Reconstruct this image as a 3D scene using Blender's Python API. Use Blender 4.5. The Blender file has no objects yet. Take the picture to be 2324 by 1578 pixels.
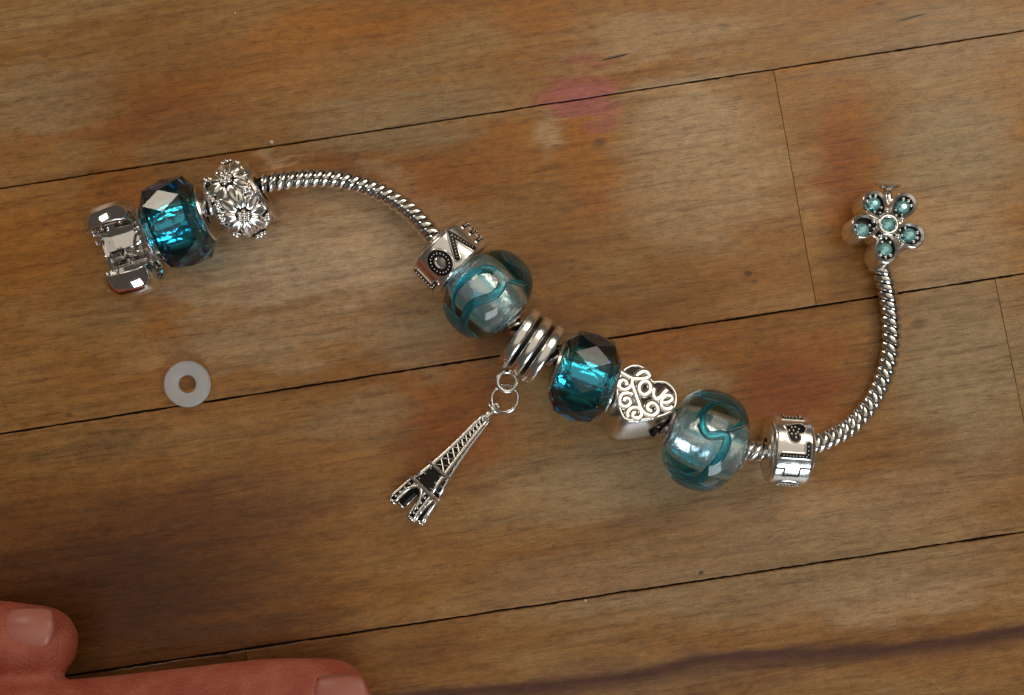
import bpy, bmesh, math, random
from mathutils import Vector, Matrix, noise
random.seed(7)
S = bpy.context.scene
C = S.collection
R = math.radians
S.unit_settings.system = 'METRIC'
S.unit_settings.scale_length = 0.01            # one unit is a centimetre
# ------------------------------------------------------------------ camera
H = 17.0                                        # lens height over the table top
PX = 150.0                                      # measuring scale: photo pixels (2323 wide) per centimetre on the table
cam = bpy.data.cameras.new("camera")
cam.sensor_width = 36
cam.lens = 18 / (1161.5 / PX / H)
cam.clip_start = 0.5
cam.clip_end = 500
co = bpy.data.objects.new("camera", cam)
C.objects.link(co)
co.location = (0, 0, H)
S.camera = co
# ------------------------------------------------------------------ light
S.view_settings.view_transform = 'Standard'
S.view_settings.look = 'None'
S.view_settings.exposure = 0.0
S.view_settings.gamma = 1.0
w = bpy.data.worlds.new("World")
S.world = w
w.use_nodes = True
bg = w.node_tree.nodes['Background']
bg.inputs['Color'].default_value = (1.0, 0.86, 0.70, 1)
bg.inputs['Strength'].default_value = 0.07

def area(name, loc, target, sx, sy, col, radiance):
    l = bpy.data.lights.new(name, 'AREA')
    l.shape = 'RECTANGLE'
    l.size = sx
    l.size_y = sy
    l.color = col
    l.energy = radiance * math.pi * sx * sy
    o = bpy.data.objects.new(name, l)
    C.objects.link(o)
    o.location = loc
    d = Vector(target) - Vector(loc) if target[2] < 70 else Vector((0, 0, -1))
    o.rotation_euler = d.to_track_quat('-Z', 'Y').to_euler()
    return o
area("window_light", (20, -60, 29), (2, 0, 0), 34, 34, (0.80, 0.93, 1.0), 6.2)
area("room_light", (12.5, 16.5, 18.5), (2, 1, 0), 17, 11, (1.0, 0.86, 0.68), 3.1)
area("table_lamp", (-29, 35, 21), (-3, 1, 0), 11, 11, (1.0, 0.86, 0.68), 8.0)
area("bright_ceiling", (18, 16, 75), (0, 0, 75.1), 100, 96, (1.0, 0.89, 0.74), 0.50)
S.cycles.use_denoising = True
S.cycles.max_bounces = 16
S.cycles.transmission_bounces = 14
S.cycles.glossy_bounces = 6
S.cycles.caustics_reflective = True
S.cycles.caustics_refractive = True
S.cycles.blur_glossy = 0.3
S.cycles.sample_clamp_indirect = 6.0

# ------------------------------------------------------------------ helpers
def W(px, py, z=0.0):
    k = (H - z) / H / PX
    return Vector(((px - 1161.5) * k, -(py - 789) * k, z))

def on_plane(px, py, c, n):
    """the point of the plane (c, n) that the photo shows at px, py"""
    o = Vector((0, 0, H))
    d = W(px, py, 0) - o
    return o + d * ((c - o).dot(n) / d.dot(n))

class MB:
    def __init__(s):
        s.v, s.f = [], []
    def add(s, vs, fs):
        b = len(s.v)
        s.v += [Vector(p) for p in vs]
        s.f += [[b + i for i in f] for f in fs]
    def box(s, lo, hi):
        x0, y0, z0 = lo
        x1, y1, z1 = hi
        s.add([(x0,y0,z0),(x1,y0,z0),(x1,y1,z0),(x0,y1,z0),(x0,y0,z1),(x1,y0,z1),(x1,y1,z1),(x0,y1,z1)],
              [(0,3,2,1),(4,5,6,7),(0,1,5,4),(1,2,6,5),(2,3,7,6),(3,0,4,7)])
    def lathe(s, prof, n=48, closed=False, phase=0.0, sx=1, sy=1):
        """profile [(axial x, radius)] turned about the X axis"""
        vs, fs = [], []
        m = len(prof)
        for x, r in prof:
            for i in range(n):
                a = 2 * math.pi * (i + phase) / n
                vs.append((x, r * math.sin(a) * sx, r * math.cos(a) * sy))
        for j in range(m if closed else m - 1):
            k = (j + 1) % m
            for i in range(n):
                i2 = (i + 1) % n
                fs.append((j * n + i, j * n + i2, k * n + i2, k * n + i))
        if not closed:
            fs.append(tuple(range(n))[::-1])
            fs.append(tuple((m - 1) * n + i for i in range(n)))
        s.add(vs, fs)
    def tube(s, pts, r, n=8, closed=False, up=None, flat=1.0):
        pts = [Vector(p) for p in pts]
        m = len(pts)
        rr = r if isinstance(r, (list, tuple)) else [r] * m
        vs, fs = [], []
        prev = None
        for i, p in enumerate(pts):
            a = pts[(i - 1) % m] if (closed or i) else p
            b = pts[(i + 1) % m] if (closed or i < m - 1) else p
            t = (b - a).normalized()
            if up is not None:
                uv = Vector(up[i]) if isinstance(up, list) else Vector(up)
                nrm = (uv - t * t.dot(uv)).normalized()
            elif prev is None:
                q = Vector((0, 0, 1)) if abs(t.z) < .9 else Vector((1, 0, 0))
                nrm = (q - t * t.dot(q)).normalized()
            else:
                nrm = (prev - t * t.dot(prev)).normalized()
            prev = nrm
            bi = t.cross(nrm)
            for k in range(n):
                an = 2 * math.pi * k / n
                vs.append(p + (nrm * math.cos(an) * flat + bi * math.sin(an)) * rr[i])
        for j in range(m if closed else m - 1):
            k2 = (j + 1) % m
            for k in range(n):
                q = (k + 1) % n
                fs.append((j * n + k, j * n + q, k2 * n + q, k2 * n + k))
        if not closed:
            fs.append(tuple(range(n))[::-1])
            fs.append(tuple((m - 1) * n + k for k in range(n)))
        s.add(vs, fs)
    def ball(s, c, r, n=8, m=6, sc=(1, 1, 1)):
        c = Vector(c)
        vs, fs = [c + Vector((0, 0, r * sc[2]))], []
        for j in range(1, m):
            t = math.pi * j / m
            for i in range(n):
                a = 2 * math.pi * i / n
                vs.append(c + Vector((r * sc[0] * math.sin(t) * math.cos(a), r * sc[1] * math.sin(t) * math.sin(a), r * sc[2] * math.cos(t))))
        vs.append(c - Vector((0, 0, r * sc[2])))
        for i in range(n):
            fs.append((0, 1 + i, 1 + (i + 1) % n))
            fs.append((len(vs) - 1, 1 + (m - 2) * n + (i + 1) % n, 1 + (m - 2) * n + i))
        for j in range(m - 2):
            for i in range(n):
                i2 = (i + 1) % n
                fs.append((1 + j * n + i, 1 + (j + 1) * n + i, 1 + (j + 1) * n + i2, 1 + j * n + i2))
        s.add(vs, fs)
    def ribbon(s, pts, wd, z0, z1, ch=0.0, closed=False):
        """flat stroke with mitred corners and rounded ends in the XY plane, from z0 up to z1, edge chamfer ch"""
        P = [Vector((p[0], p[1])) for p in pts]
        m = len(P)
        L = []
        for i in range(m):
            a = P[(i - 1) % m] if (closed or i) else None
            b = P[(i + 1) % m] if (closed or i < m - 1) else None
            d1 = (P[i] - a).normalized() if a is not None else None
            d2 = (b - P[i]).normalized() if b is not None else None
            if d1 is None: d1 = d2
            if d2 is None: d2 = d1
            t = (d1 + d2).normalized()
            nn = Vector((-t.y, t.x))
            k = 1 / max(.5, nn.dot(Vector((-d1.y, d1.x))))
            L.append((P[i], nn * k, t))
        def row(h, z):
            out = []
            for p, nn, t in L:
                out.append((p + nn * h, z)); out.append((p - nn * h, z))
            return out
        hw = wd / 2
        rows = [row(hw, z0), row(hw, z1 - ch * .7), row(hw - ch, z1)] if ch else [row(hw, z0), row(hw, z1)]
        vs = [(q.x, q.y, z) for rw in rows for q, z in rw]
        n2 = 2 * m
        fs = []
        for i in range(m if closed else m - 1):
            j = (i + 1) % m
            for r_ in range(len(rows) - 1):
                o, o2 = r_ * n2, (r_ + 1) * n2
                fs.append((o + 2*i, o + 2*j, o2 + 2*j, o2 + 2*i))
                fs.append((o + 2*j + 1, o + 2*i + 1, o2 + 2*i + 1, o2 + 2*j + 1))
            o = (len(rows) - 1) * n2
            fs.append((o + 2*i, o + 2*j, o + 2*j + 1, o + 2*i + 1))
        s.add(vs, fs)
        if not closed:
            for idx, sg in ((0, -1), (m - 1, 1)):
                p, nn, t = L[idx]
                nn = nn.normalized()
                arc = [p + (nn * math.cos(q) + t * sg * math.sin(q)) * (hw - ch * 0) for q in [math.pi * i / 6 for i in range(7)]]
                arc2 = [p + (nn * math.cos(q) + t * sg * math.sin(q)) * (hw - ch) for q in [math.pi * i / 6 for i in range(7)]]
                vs = [(q.x, q.y, z0) for q in arc] + [(q.x, q.y, z1 - ch * .7) for q in arc] + [(q.x, q.y, z1) for q in arc2]
                fs = []
                for i in range(6):
                    fs += [(i, i + 1, 8 + i, 7 + i), (7 + i, 8 + i, 15 + i, 14 + i)]
                fs.append(tuple(14 + i for i in range(7)))
                s.add(vs, fs)
    def prism(s, poly, z0, z1):
        n = len(poly)
        s.add([(p[0], p[1], z0) for p in poly] + [(p[0], p[1], z1) for p in poly],
              [tuple(range(n))[::-1], tuple(n + i for i in range(n))] + [(i, (i + 1) % n, n + (i + 1) % n, n + i) for i in range(n)])
    def xf(s, M):
        s.v = [M @ p for p in s.v]
        return s
    def mesh(s, name, mat, smooth=False, angle=None):
        me = bpy.data.meshes.new(name)
        me.from_pydata([tuple(p) for p in s.v], [], s.f)
        bm = bmesh.new(); bm.from_mesh(me)
        bmesh.ops.recalc_face_normals(bm, faces=bm.faces)
        if angle:
            for e in bm.edges:
                if len(e.link_faces) == 2 and e.calc_face_angle(0) > R(angle):
                    e.smooth = False
            smooth = True
        for f in bm.faces: f.smooth = smooth
        bm.to_mesh(me); bm.free()
        me.materials.append(mat)
        return me

def wm(o):
    M = o.matrix_basis.copy()
    while o.parent:
        o = o.parent
        M = o.matrix_basis @ M
    return M

def place(name, me, M, parent):
    o = bpy.data.objects.new(name, me)
    C.objects.link(o)
    if parent: o.parent = parent
    o.matrix_basis = (wm(parent).inverted() @ M) if parent else M
    return o

def part(name, mb, mat, parent, smooth=False, angle=None, M=None):
    """mb in world coordinates (or in the frame M) -> one mesh child whose origin is its thing's base"""
    if M is not None: mb.xf(M)
    o = bpy.data.objects.new(name, None)
    base = wm(parent) if parent else Matrix.Identity(4)
    mb.xf(base.inverted())
    me = mb.mesh(name, mat, smooth, angle)
    o = bpy.data.objects.new(name, me)
    C.objects.link(o)
    if parent: o.parent = parent
    return o

def thing(name, label, cat, loc, group=None):
    o = bpy.data.objects.new(name, None)
    o.empty_display_size = .2
    C.objects.link(o)
    o.location = (loc[0], loc[1], 0)
    o['label'] = label; o['category'] = cat
    if group: o['group'] = group
    return o

def frame(c, ang, tilt=0.0):
    """frame at c: X along the threading axis (photo angle ang, clockwise), Y the crosswise direction that points down in the photo, Z up"""
    a = R(ang)
    A = Vector((math.cos(a), -math.sin(a), 0))
    Pd = Vector((-math.sin(a), -math.cos(a), 0))
    Z = Vector((0, 0, 1))
    M = Matrix(((A.x, Pd.x, Z.x, c.x), (A.y, Pd.y, Z.y, c.y), (A.z, Pd.z, Z.z, c.z), (0, 0, 0, 1)))
    if tilt: M = M @ Matrix.Rotation(R(tilt), 4, 'Y')
    return M

def around(M, th, r, x=0.0):
    """frame on the skin of a bead: local XY tangent (X along the axis, Y round the bead), Z outward; th degrees from the top towards Y"""
    t = R(th)
    L = Matrix(((1, 0, 0, x), (0, math.cos(t), math.sin(t), r * math.sin(t)), (0, -math.sin(t), math.cos(t), r * math.cos(t)), (0, 0, 0, 1)))
    return M @ L

def spline(pts, n=12, closed=False):
    P = [Vector(p) for p in pts]
    m = len(P)
    out = []
    for i in range(m if closed else m - 1):
        if closed:
            a, b, c, d = P[(i-1) % m], P[i], P[(i+1) % m], P[(i+2) % m]
        else:
            a, b, c, d = P[max(i-1, 0)], P[i], P[i+1], P[min(i+2, m-1)]
        for k in range(n):
            t = k / n
            out.append(.5 * ((2*b) + (c - a)*t + (2*a - 5*b + 4*c - d)*t*t + (3*b - a - 3*c + d)*t**3))
    if not closed: out.append(P[-1])
    return out

# ------------------------------------------------------------------ materials
def mat(name):
    m = bpy.data.materials.new(name)
    m.use_nodes = True
    nt = m.node_tree
    return m, nt, nt.nodes['Principled BSDF']

def bump_noise(nt, b, scale, strength, dist=0.01, detail=3):
    tc = nt.nodes.new('ShaderNodeNewGeometry')
    nz = nt.nodes.new('ShaderNodeTexNoise')
    nz.inputs['Scale'].default_value = scale
    nz.inputs['Detail'].default_value = detail
    bp = nt.nodes.new('ShaderNodeBump')
    bp.inputs['Strength'].default_value = strength
    bp.inputs['Distance'].default_value = dist
    nt.links.new(tc.outputs['Position'], nz.inputs['Vector'])
    nt.links.new(nz.outputs['Fac'], bp.inputs['Height'])
    nt.links.new(bp.outputs['Normal'], b.inputs['Normal'])
    return nz

def metal(name, col, rough, bs=0.25, sc=9):
    m, nt, b = mat(name)
    b.inputs['Metallic'].default_value = 1
    b.inputs['Base Color'].default_value = (*col, 1)
    nz = bump_noise(nt, b, sc, bs, .02)
    mr = nt.nodes.new('ShaderNodeMapRange')
    mr.inputs['To Min'].default_value = rough * .7
    mr.inputs['To Max'].default_value = rough * 1.4
    nt.links.new(nz.outputs['Fac'], mr.inputs['Value'])
    nt.links.new(mr.outputs['Result'], b.inputs['Roughness'])
    return m

silver = metal("antique_silver", (0.88, 0.86, 0.83), 0.21)
chrome = metal("bright_chrome", (0.80, 0.78, 0.76), 0.07, .18, 5)
chain_silver = metal("chain_silver", (0.78, 0.77, 0.75), 0.14, .2, 14)
foil = metal("foil_core", (0.92, 0.94, 0.96), 0.14, .6, 5)
pearl = metal("pearl_sleeve", (0.96, 0.98, 1.0), 0.25, 1.0, 6)
pearl.node_tree.nodes["Principled BSDF"].inputs["Metallic"].default_value = .78
bronze = metal("worn_dark_silver", (0.05, 0.035, 0.025), 0.5, .5, 14)
bronze.node_tree.nodes["Principled BSDF"].inputs["Metallic"].default_value = .3
tarnish, nt, b = mat("black_tarnish")
b.inputs['Base Color'].default_value = (0.012, 0.010, 0.009, 1)
b.inputs['Roughness'].default_value = .42
b.inputs['Metallic'].default_value = .5
bump_noise(nt, b, 30, .5)

def glass(name, absorb, dens, rough=0.0, ior=1.52, bs=0.0):
    m, nt, b = mat(name)
    b.inputs['Base Color'].default_value = (1, 1, 1, 1)
    b.inputs['Transmission Weight'].default_value = 1
    b.inputs['Roughness'].default_value = rough
    b.inputs['IOR'].default_value = ior
    if bs: bump_noise(nt, b, 3.5, bs, .02)
    va = nt.nodes.new('ShaderNodeVolumeAbsorption')
    va.inputs['Color'].default_value = (*absorb, 1)
    va.inputs['Density'].default_value = dens
    nt.links.new(va.outputs['Volume'], nt.nodes['Material Output'].inputs['Volume'])
    return m
blue_glass = glass("blue_cut_glass", (0.0, .79, .888), 4.6, .0, 1.58)
clear_glass = glass("clear_lamp_glass", (0.15, .72, .78), .42, .0, 1.5, .12)
stone_glass, nt, b = mat("teal_rhinestone")
b.inputs['Base Color'].default_value = (.42, .84, .88, 1)
b.inputs['Metallic'].default_value = .65
b.inputs['Roughness'].default_value = .05
teal, nt, b = mat("teal_glass_thread")
b.inputs['Base Color'].default_value = (.04, .50, .60, 1)
b.inputs['Roughness'].default_value = .2
b.inputs['Transmission Weight'].default_value = .9
silicone, nt, b = mat("frosted_silicone")
b.inputs['Base Color'].default_value = (.86, .86, .87, 1)
b.inputs['Roughness'].default_value = .42
b.inputs['Transmission Weight'].default_value = .58
b.inputs['IOR'].default_value = 1.35
b.inputs['Subsurface Weight'].default_value = .5
b.inputs['Subsurface Radius'].default_value = (.2, .2, .2)
bump_noise(nt, b, 20, .2)
crumb_mat, nt, b = mat("pale_crumb")
b.inputs['Base Color'].default_value = (.75, .68, .58, 1)
gap_mat, nt, b = mat("seam_dirt")
b.inputs['Base Color'].default_value = (.012, .008, .006, 1)
b.inputs['Roughness'].default_value = .9

# skin
skin, nt, b = mat("skin")
g = nt.nodes.new('ShaderNodeNewGeometry')
n1 = nt.nodes.new('ShaderNodeTexNoise'); n1.inputs['Scale'].default_value = 1.9; n1.inputs['Detail'].default_value = 9
cr = nt.nodes.new('ShaderNodeValToRGB')
cr.color_ramp.elements[0].position = .35; cr.color_ramp.elements[0].color = (.44, .095, .055, 1)
cr.color_ramp.elements[1].position = .68; cr.color_ramp.elements[1].color = (.58, .180, .115, 1)
nt.links.new(g.outputs['Position'], n1.inputs['Vector'])
nt.links.new(n1.outputs['Fac'], cr.inputs['Fac'])
nt.links.new(cr.outputs['Color'], b.inputs['Base Color'])
b.inputs['Roughness'].default_value = .55
b.inputs['Subsurface Weight'].default_value = .4
b.inputs['Subsurface Radius'].default_value = (.25, .08, .04)
n2 = nt.nodes.new('ShaderNodeTexNoise'); n2.inputs['Scale'].default_value = 16; n2.inputs['Detail'].default_value = 6
v2 = nt.nodes.new('ShaderNodeTexVoronoi'); v2.inputs['Scale'].default_value = 30
ad = nt.nodes.new('ShaderNodeMath'); ad.operation = 'ADD'
bp = nt.nodes.new('ShaderNodeBump'); bp.inputs['Strength'].default_value = .65; bp.inputs['Distance'].default_value = .02
nt.links.new(g.outputs['Position'], n2.inputs['Vector']); nt.links.new(g.outputs['Position'], v2.inputs['Vector'])
nt.links.new(n2.outputs['Fac'], ad.inputs[0]); nt.links.new(v2.outputs['Distance'], ad.inputs[1])
nt.links.new(ad.outputs[0], bp.inputs['Height']); nt.links.new(bp.outputs['Normal'], b.inputs['Normal'])
nail_mat, nt, b = mat("fingernail")
b.inputs['Base Color'].default_value = (.54, .20, .155, 1)
b.inputs['Roughness'].default_value = .38
b.inputs['Subsurface Weight'].default_value = .2
b.inputs['Subsurface Radius'].default_value = (.15, .08, .05)
bump_noise(nt, b, 6, .12)

# wood: marks mix stains, knots, cracks and figure with painted shadow and sheen, in table coordinates
GRAIN = math.atan2(.154, 1)                     # boards run a little uphill to the right
def blob(px, py, rx, ry, rot, col, k, soft=.0):
    p = W(px, py)
    return (p.x, p.y, rx / PX, ry / PX, rot, col, k, soft)
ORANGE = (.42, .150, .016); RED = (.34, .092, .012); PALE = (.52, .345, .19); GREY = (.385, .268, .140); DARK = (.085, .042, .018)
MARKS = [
    blob(1950, 380, 80, 210, 12, ORANGE, .85), blob(1905, 430, 60, 170, 8, RED, .5), blob(2030, 280, 70, 130, 0, (.33, .17, .05), .6),  # orange and red patches: warm shadows and reflections painted in, partly heartwood figure
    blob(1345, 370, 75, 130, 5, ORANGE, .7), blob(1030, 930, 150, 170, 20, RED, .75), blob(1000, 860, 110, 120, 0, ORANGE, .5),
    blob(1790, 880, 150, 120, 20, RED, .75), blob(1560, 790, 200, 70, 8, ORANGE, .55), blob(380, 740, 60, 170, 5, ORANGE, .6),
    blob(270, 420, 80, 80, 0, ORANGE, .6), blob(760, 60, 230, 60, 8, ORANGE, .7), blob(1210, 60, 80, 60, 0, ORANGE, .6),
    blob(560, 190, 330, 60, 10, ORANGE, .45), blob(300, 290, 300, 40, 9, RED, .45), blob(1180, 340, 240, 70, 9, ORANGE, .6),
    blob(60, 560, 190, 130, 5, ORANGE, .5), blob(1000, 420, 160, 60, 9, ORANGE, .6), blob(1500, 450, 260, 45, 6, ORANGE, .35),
    blob(900, 270, 260, 70, 10, GREY, .6), blob(100, 210, 170, 90, 9, GREY, .5), blob(1500, 90, 260, 60, 9, PALE, .5),  # grey and pale patches: cool sheen and brighter light painted into the boards
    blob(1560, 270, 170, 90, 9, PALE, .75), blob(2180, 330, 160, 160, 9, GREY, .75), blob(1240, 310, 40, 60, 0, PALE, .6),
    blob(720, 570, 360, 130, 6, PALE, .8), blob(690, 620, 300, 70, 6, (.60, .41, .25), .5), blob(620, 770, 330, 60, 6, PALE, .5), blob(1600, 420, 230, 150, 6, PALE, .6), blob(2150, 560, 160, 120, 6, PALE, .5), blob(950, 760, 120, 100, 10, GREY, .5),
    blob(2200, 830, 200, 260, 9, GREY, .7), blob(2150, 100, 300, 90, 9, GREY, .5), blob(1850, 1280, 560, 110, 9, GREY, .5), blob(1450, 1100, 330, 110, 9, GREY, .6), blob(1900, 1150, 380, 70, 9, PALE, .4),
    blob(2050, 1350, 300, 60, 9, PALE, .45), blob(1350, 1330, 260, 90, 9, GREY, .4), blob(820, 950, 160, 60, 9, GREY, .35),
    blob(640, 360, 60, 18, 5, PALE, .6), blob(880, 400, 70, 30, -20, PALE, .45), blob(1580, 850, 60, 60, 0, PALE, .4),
    blob(1300, 1330, 330, 40, 9, (.33, .14, .05), .4), blob(350, 1200, 460, 130, 8, (.19, .065, .014), .8), blob(180, 1380, 480, 150, 6, (.11, .036, .009), .8), blob(520, 1500, 420, 90, 6, (.13, .045, .012), .6), blob(1300, 1560, 600, 50, 6, (.20, .09, .035), .5), blob(200, 1010, 210, 40, 6, DARK, .3),  # dark patches: shade of the lower left and bottom put into the wood colour
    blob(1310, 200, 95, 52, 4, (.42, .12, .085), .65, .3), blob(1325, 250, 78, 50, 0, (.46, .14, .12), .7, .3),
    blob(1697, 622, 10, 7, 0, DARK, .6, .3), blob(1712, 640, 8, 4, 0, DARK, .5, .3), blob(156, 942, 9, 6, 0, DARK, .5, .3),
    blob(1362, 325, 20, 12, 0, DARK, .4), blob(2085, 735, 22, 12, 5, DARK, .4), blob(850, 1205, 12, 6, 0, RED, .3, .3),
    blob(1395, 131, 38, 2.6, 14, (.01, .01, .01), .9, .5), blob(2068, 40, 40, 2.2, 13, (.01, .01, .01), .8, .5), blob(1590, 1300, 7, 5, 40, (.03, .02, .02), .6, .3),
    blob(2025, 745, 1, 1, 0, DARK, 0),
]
def wood(seed, tone, vein=False):
    m, nt, b = mat("varnished_board")
    N, Lk = nt.nodes.new, nt.links.new
    g = N('ShaderNodeNewGeometry')
    rot = N('ShaderNodeMapping'); rot.inputs['Rotation'].default_value = (0, 0, -GRAIN)
    Lk(g.outputs['Position'], rot.inputs['Vector'])
    def nz(scale, detail, off, dist=0.0, rough=.55):
        mp = N('ShaderNodeMapping'); mp.inputs['Scale'].default_value = scale; mp.inputs['Location'].default_value = (off, off * 1.7, seed * 3.1)
        Lk(rot.outputs['Vector'], mp.inputs['Vector'])
        t = N('ShaderNodeTexNoise'); t.inputs['Scale'].default_value = 1; t.inputs['Detail'].default_value = detail
        t.inputs['Distortion'].default_value = dist; t.inputs['Roughness'].default_value = rough
        Lk(mp.outputs['Vector'], t.inputs['Vector'])
        return t.outputs['Fac']
    def ramp(src, stops):
        r = N('ShaderNodeValToRGB')
        while len(r.color_ramp.elements) < len(stops): r.color_ramp.elements.new(.5)
        for e, (p, c) in zip(r.color_ramp.elements, stops):
            e.position = p; e.color = (*c, 1)
        Lk(src, r.inputs['Fac'])
        return r.outputs['Color']
    def mix(a, bb, fac, mode='MIX', val=None):
        x = N('ShaderNodeMix'); x.data_type = 'RGBA'; x.blend_type = mode
        if isinstance(fac, float): x.inputs[0].default_value = fac
        else: Lk(fac, x.inputs[0])
        for s_, sock in ((a, 6), (bb, 7)):
            if isinstance(s_, tuple): x.inputs[sock].default_value = (*s_, 1)
            else: Lk(s_, x.inputs[sock])
        return x.outputs[2]
    def mr(src, a, b_, c, d, smooth=True):
        x = N('ShaderNodeMapRange'); x.interpolation_type = 'SMOOTHSTEP' if smooth else 'LINEAR'
        Lk(src, x.inputs['Value'])
        for k_, v_ in zip(('From Min', 'From Max', 'To Min', 'To Max'), (a, b_, c, d)): x.inputs[k_].default_value = v_
        return x.outputs['Result']
    t = tone
    col = ramp(nz((.22, .75, 1), 4, seed, .6), [(.28, (.25*t, .090*t, .012*t)), (.44, (.35*t, .148*t, .030*t)), (.60, (.39*t, .196*t, .060*t)), (.75, (.43*t, .262*t, .105*t))])
    # warped coordinates so that marks have uneven edges
    wm_ = N('ShaderNodeMapping'); wm_.inputs['Scale'].default_value = (.9, 3.2, 1); Lk(rot.outputs['Vector'], wm_.inputs['Vector'])
    wz = N('ShaderNodeTexNoise'); wz.inputs['Scale'].default_value = 1.0; wz.inputs['Detail'].default_value = 8; wz.inputs['Roughness'].default_value = .62
    Lk(wm_.outputs['Vector'], wz.inputs['Vector'])
    sub = N('ShaderNodeVectorMath'); sub.operation = 'SUBTRACT'; sub.inputs[1].default_value = (.5, .5, .5)
    Lk(wz.outputs['Color'], sub.inputs[0])
    for big in (False, True):
        sc_ = N('ShaderNodeVectorMath'); sc_.operation = 'SCALE'; sc_.inputs['Scale'].default_value = 1.5 if not big else .06
        Lk(sub.outputs[0], sc_.inputs[0])
        add = N('ShaderNodeVectorMath'); add.operation = 'ADD'
        Lk(g.outputs['Position'], add.inputs[0]); Lk(sc_.outputs[0], add.inputs[1])
        flat = N('ShaderNodeVectorMath'); flat.operation = 'MULTIPLY'; flat.inputs[1].default_value = (1, 1, 0)
        Lk(add.outputs[0], flat.inputs[0])
        if not big: soft_v = flat.outputs[0]
        else: crisp_v = flat.outputs[0]
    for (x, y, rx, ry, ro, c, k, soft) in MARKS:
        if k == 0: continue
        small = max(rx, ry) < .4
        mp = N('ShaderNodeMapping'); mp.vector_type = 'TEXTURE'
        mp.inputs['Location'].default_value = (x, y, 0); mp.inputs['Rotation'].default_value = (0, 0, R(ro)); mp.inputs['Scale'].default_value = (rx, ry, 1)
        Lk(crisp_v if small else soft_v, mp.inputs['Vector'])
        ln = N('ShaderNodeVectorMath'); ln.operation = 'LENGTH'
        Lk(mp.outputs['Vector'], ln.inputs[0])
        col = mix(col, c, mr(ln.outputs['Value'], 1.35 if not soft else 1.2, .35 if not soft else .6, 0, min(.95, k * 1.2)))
    if vein:
        # one dark wavy heartwood vein along the lower board
        sp = N('ShaderNodeSeparateXYZ'); Lk(g.outputs['Position'], sp.inputs[0])
        fc = N('ShaderNodeFloatCurve')
        cv = fc.mapping.curves[0]
        pts = [(850, 1580), (1161, 1556), (1390, 1530), (1500, 1510), (1600, 1490), (1720, 1480), (1850, 1470), (1990, 1466), (2130, 1452), (2323, 1425)]
        pts = [(W(x, y).x, W(x, y).y) for x, y in pts]
        X0, X1, Y0, Y1 = -14, 14, -8, 0
        nn = [((x - X0) / (X1 - X0), (y - Y0) / (Y1 - Y0)) for x, y in pts]
        cv.points[0].location = (0, (-5.75 - Y0) / (Y1 - Y0)); cv.points[1].location = (1, (-3.5 - Y0) / (Y1 - Y0))
        for q in nn: cv.points.new(*q)
        fc.mapping.update()
        Lk(mr(sp.outputs['X'], X0, X1, 0, 1, False), fc.inputs['Value'])
        yy = mr(fc.outputs['Value'], 0, 1, Y0, Y1, False)
        dm = N('ShaderNodeMath'); dm.operation = 'SUBTRACT'; Lk(sp.outputs['Y'], dm.inputs[0]); Lk(yy, dm.inputs[1])
        wob = N('ShaderNodeMath'); wob.operation = 'MULTIPLY_ADD'
        Lk(nz((.9, 3, 1), 5, seed + 4), wob.inputs[0]); wob.inputs[1].default_value = .26; Lk(dm.outputs[0], wob.inputs[2])
        up_ = mr(wob.outputs[0], .24, .10, 0, 1)
        lo_ = mr(wob.outputs[0], -.22, .08, 0, 1)
        mu = N('ShaderNodeMath'); mu.operation = 'MULTIPLY'; Lk(up_, mu.inputs[0]); Lk(lo_, mu.inputs[1])
        ml = N('ShaderNodeMath'); ml.operation = 'MULTIPLY'; ml.inputs[1].default_value = 1.0; Lk(mu.outputs[0], ml.inputs[0])
        col = mix(col, (.10, .030, .012), ml.outputs[0])
    st = nz((.55, 9, 1), 6, seed * 2 + 5, .8, .62)
    col = mix(col, ramp(st, [(.28, (.55, .50, .46)), (.5, (1, 1, 1)), (.72, (1.22, 1.2, 1.18))]), .7, 'MULTIPLY')
    mo = nz((5, 9, 1), 5, seed + 9, .3, .7)
    col = mix(col, ramp(mo, [(.30, (.66, .62, .58)), (.52, (1, 1, 1)), (.75, (1.25, 1.25, 1.25))]), .7, 'MULTIPLY')
    dash = nz((1.5, 17, 1), 4, seed + 21, .4, .6)
    col = mix(col, ramp(dash, [(.30, (.45, .37, .30)), (.42, (1, 1, 1))]), .5, 'MULTIPLY')
    fine = nz((5, 42, 1), 3, seed + 2)
    col = mix(col, ramp(fine, [(.36, (.55, .5, .45)), (.46, (1, 1, 1))]), .55, 'MULTIPLY')
    gr = nz((38, 55, 1), 2, seed + 12)
    col = mix(col, ramp(gr, [(.3, (.80, .80, .80)), (.7, (1.18, 1.18, 1.18))]), .8, 'MULTIPLY')
    Lk(col, b.inputs['Base Color'])
    Lk(mr(st, .3, .75, .34, .5), b.inputs['Roughness'])
    b.inputs['Specular IOR Level'].default_value = .5
    b.inputs['Coat Weight'].default_value = .12
    b.inputs['Coat Roughness'].default_value = .28
    bp = N('ShaderNodeBump'); bp.inputs['Strength'].default_value = .25; bp.inputs['Distance'].default_value = .02
    sm = N('ShaderNodeMath'); sm.operation = 'MULTIPLY_ADD'; Lk(fine, sm.inputs[0]); sm.inputs[1].default_value = .5; Lk(st, sm.inputs[2])
    Lk(sm.outputs[0], bp.inputs['Height']); Lk(bp.outputs['Normal'], b.inputs['Normal'])
    return m

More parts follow.
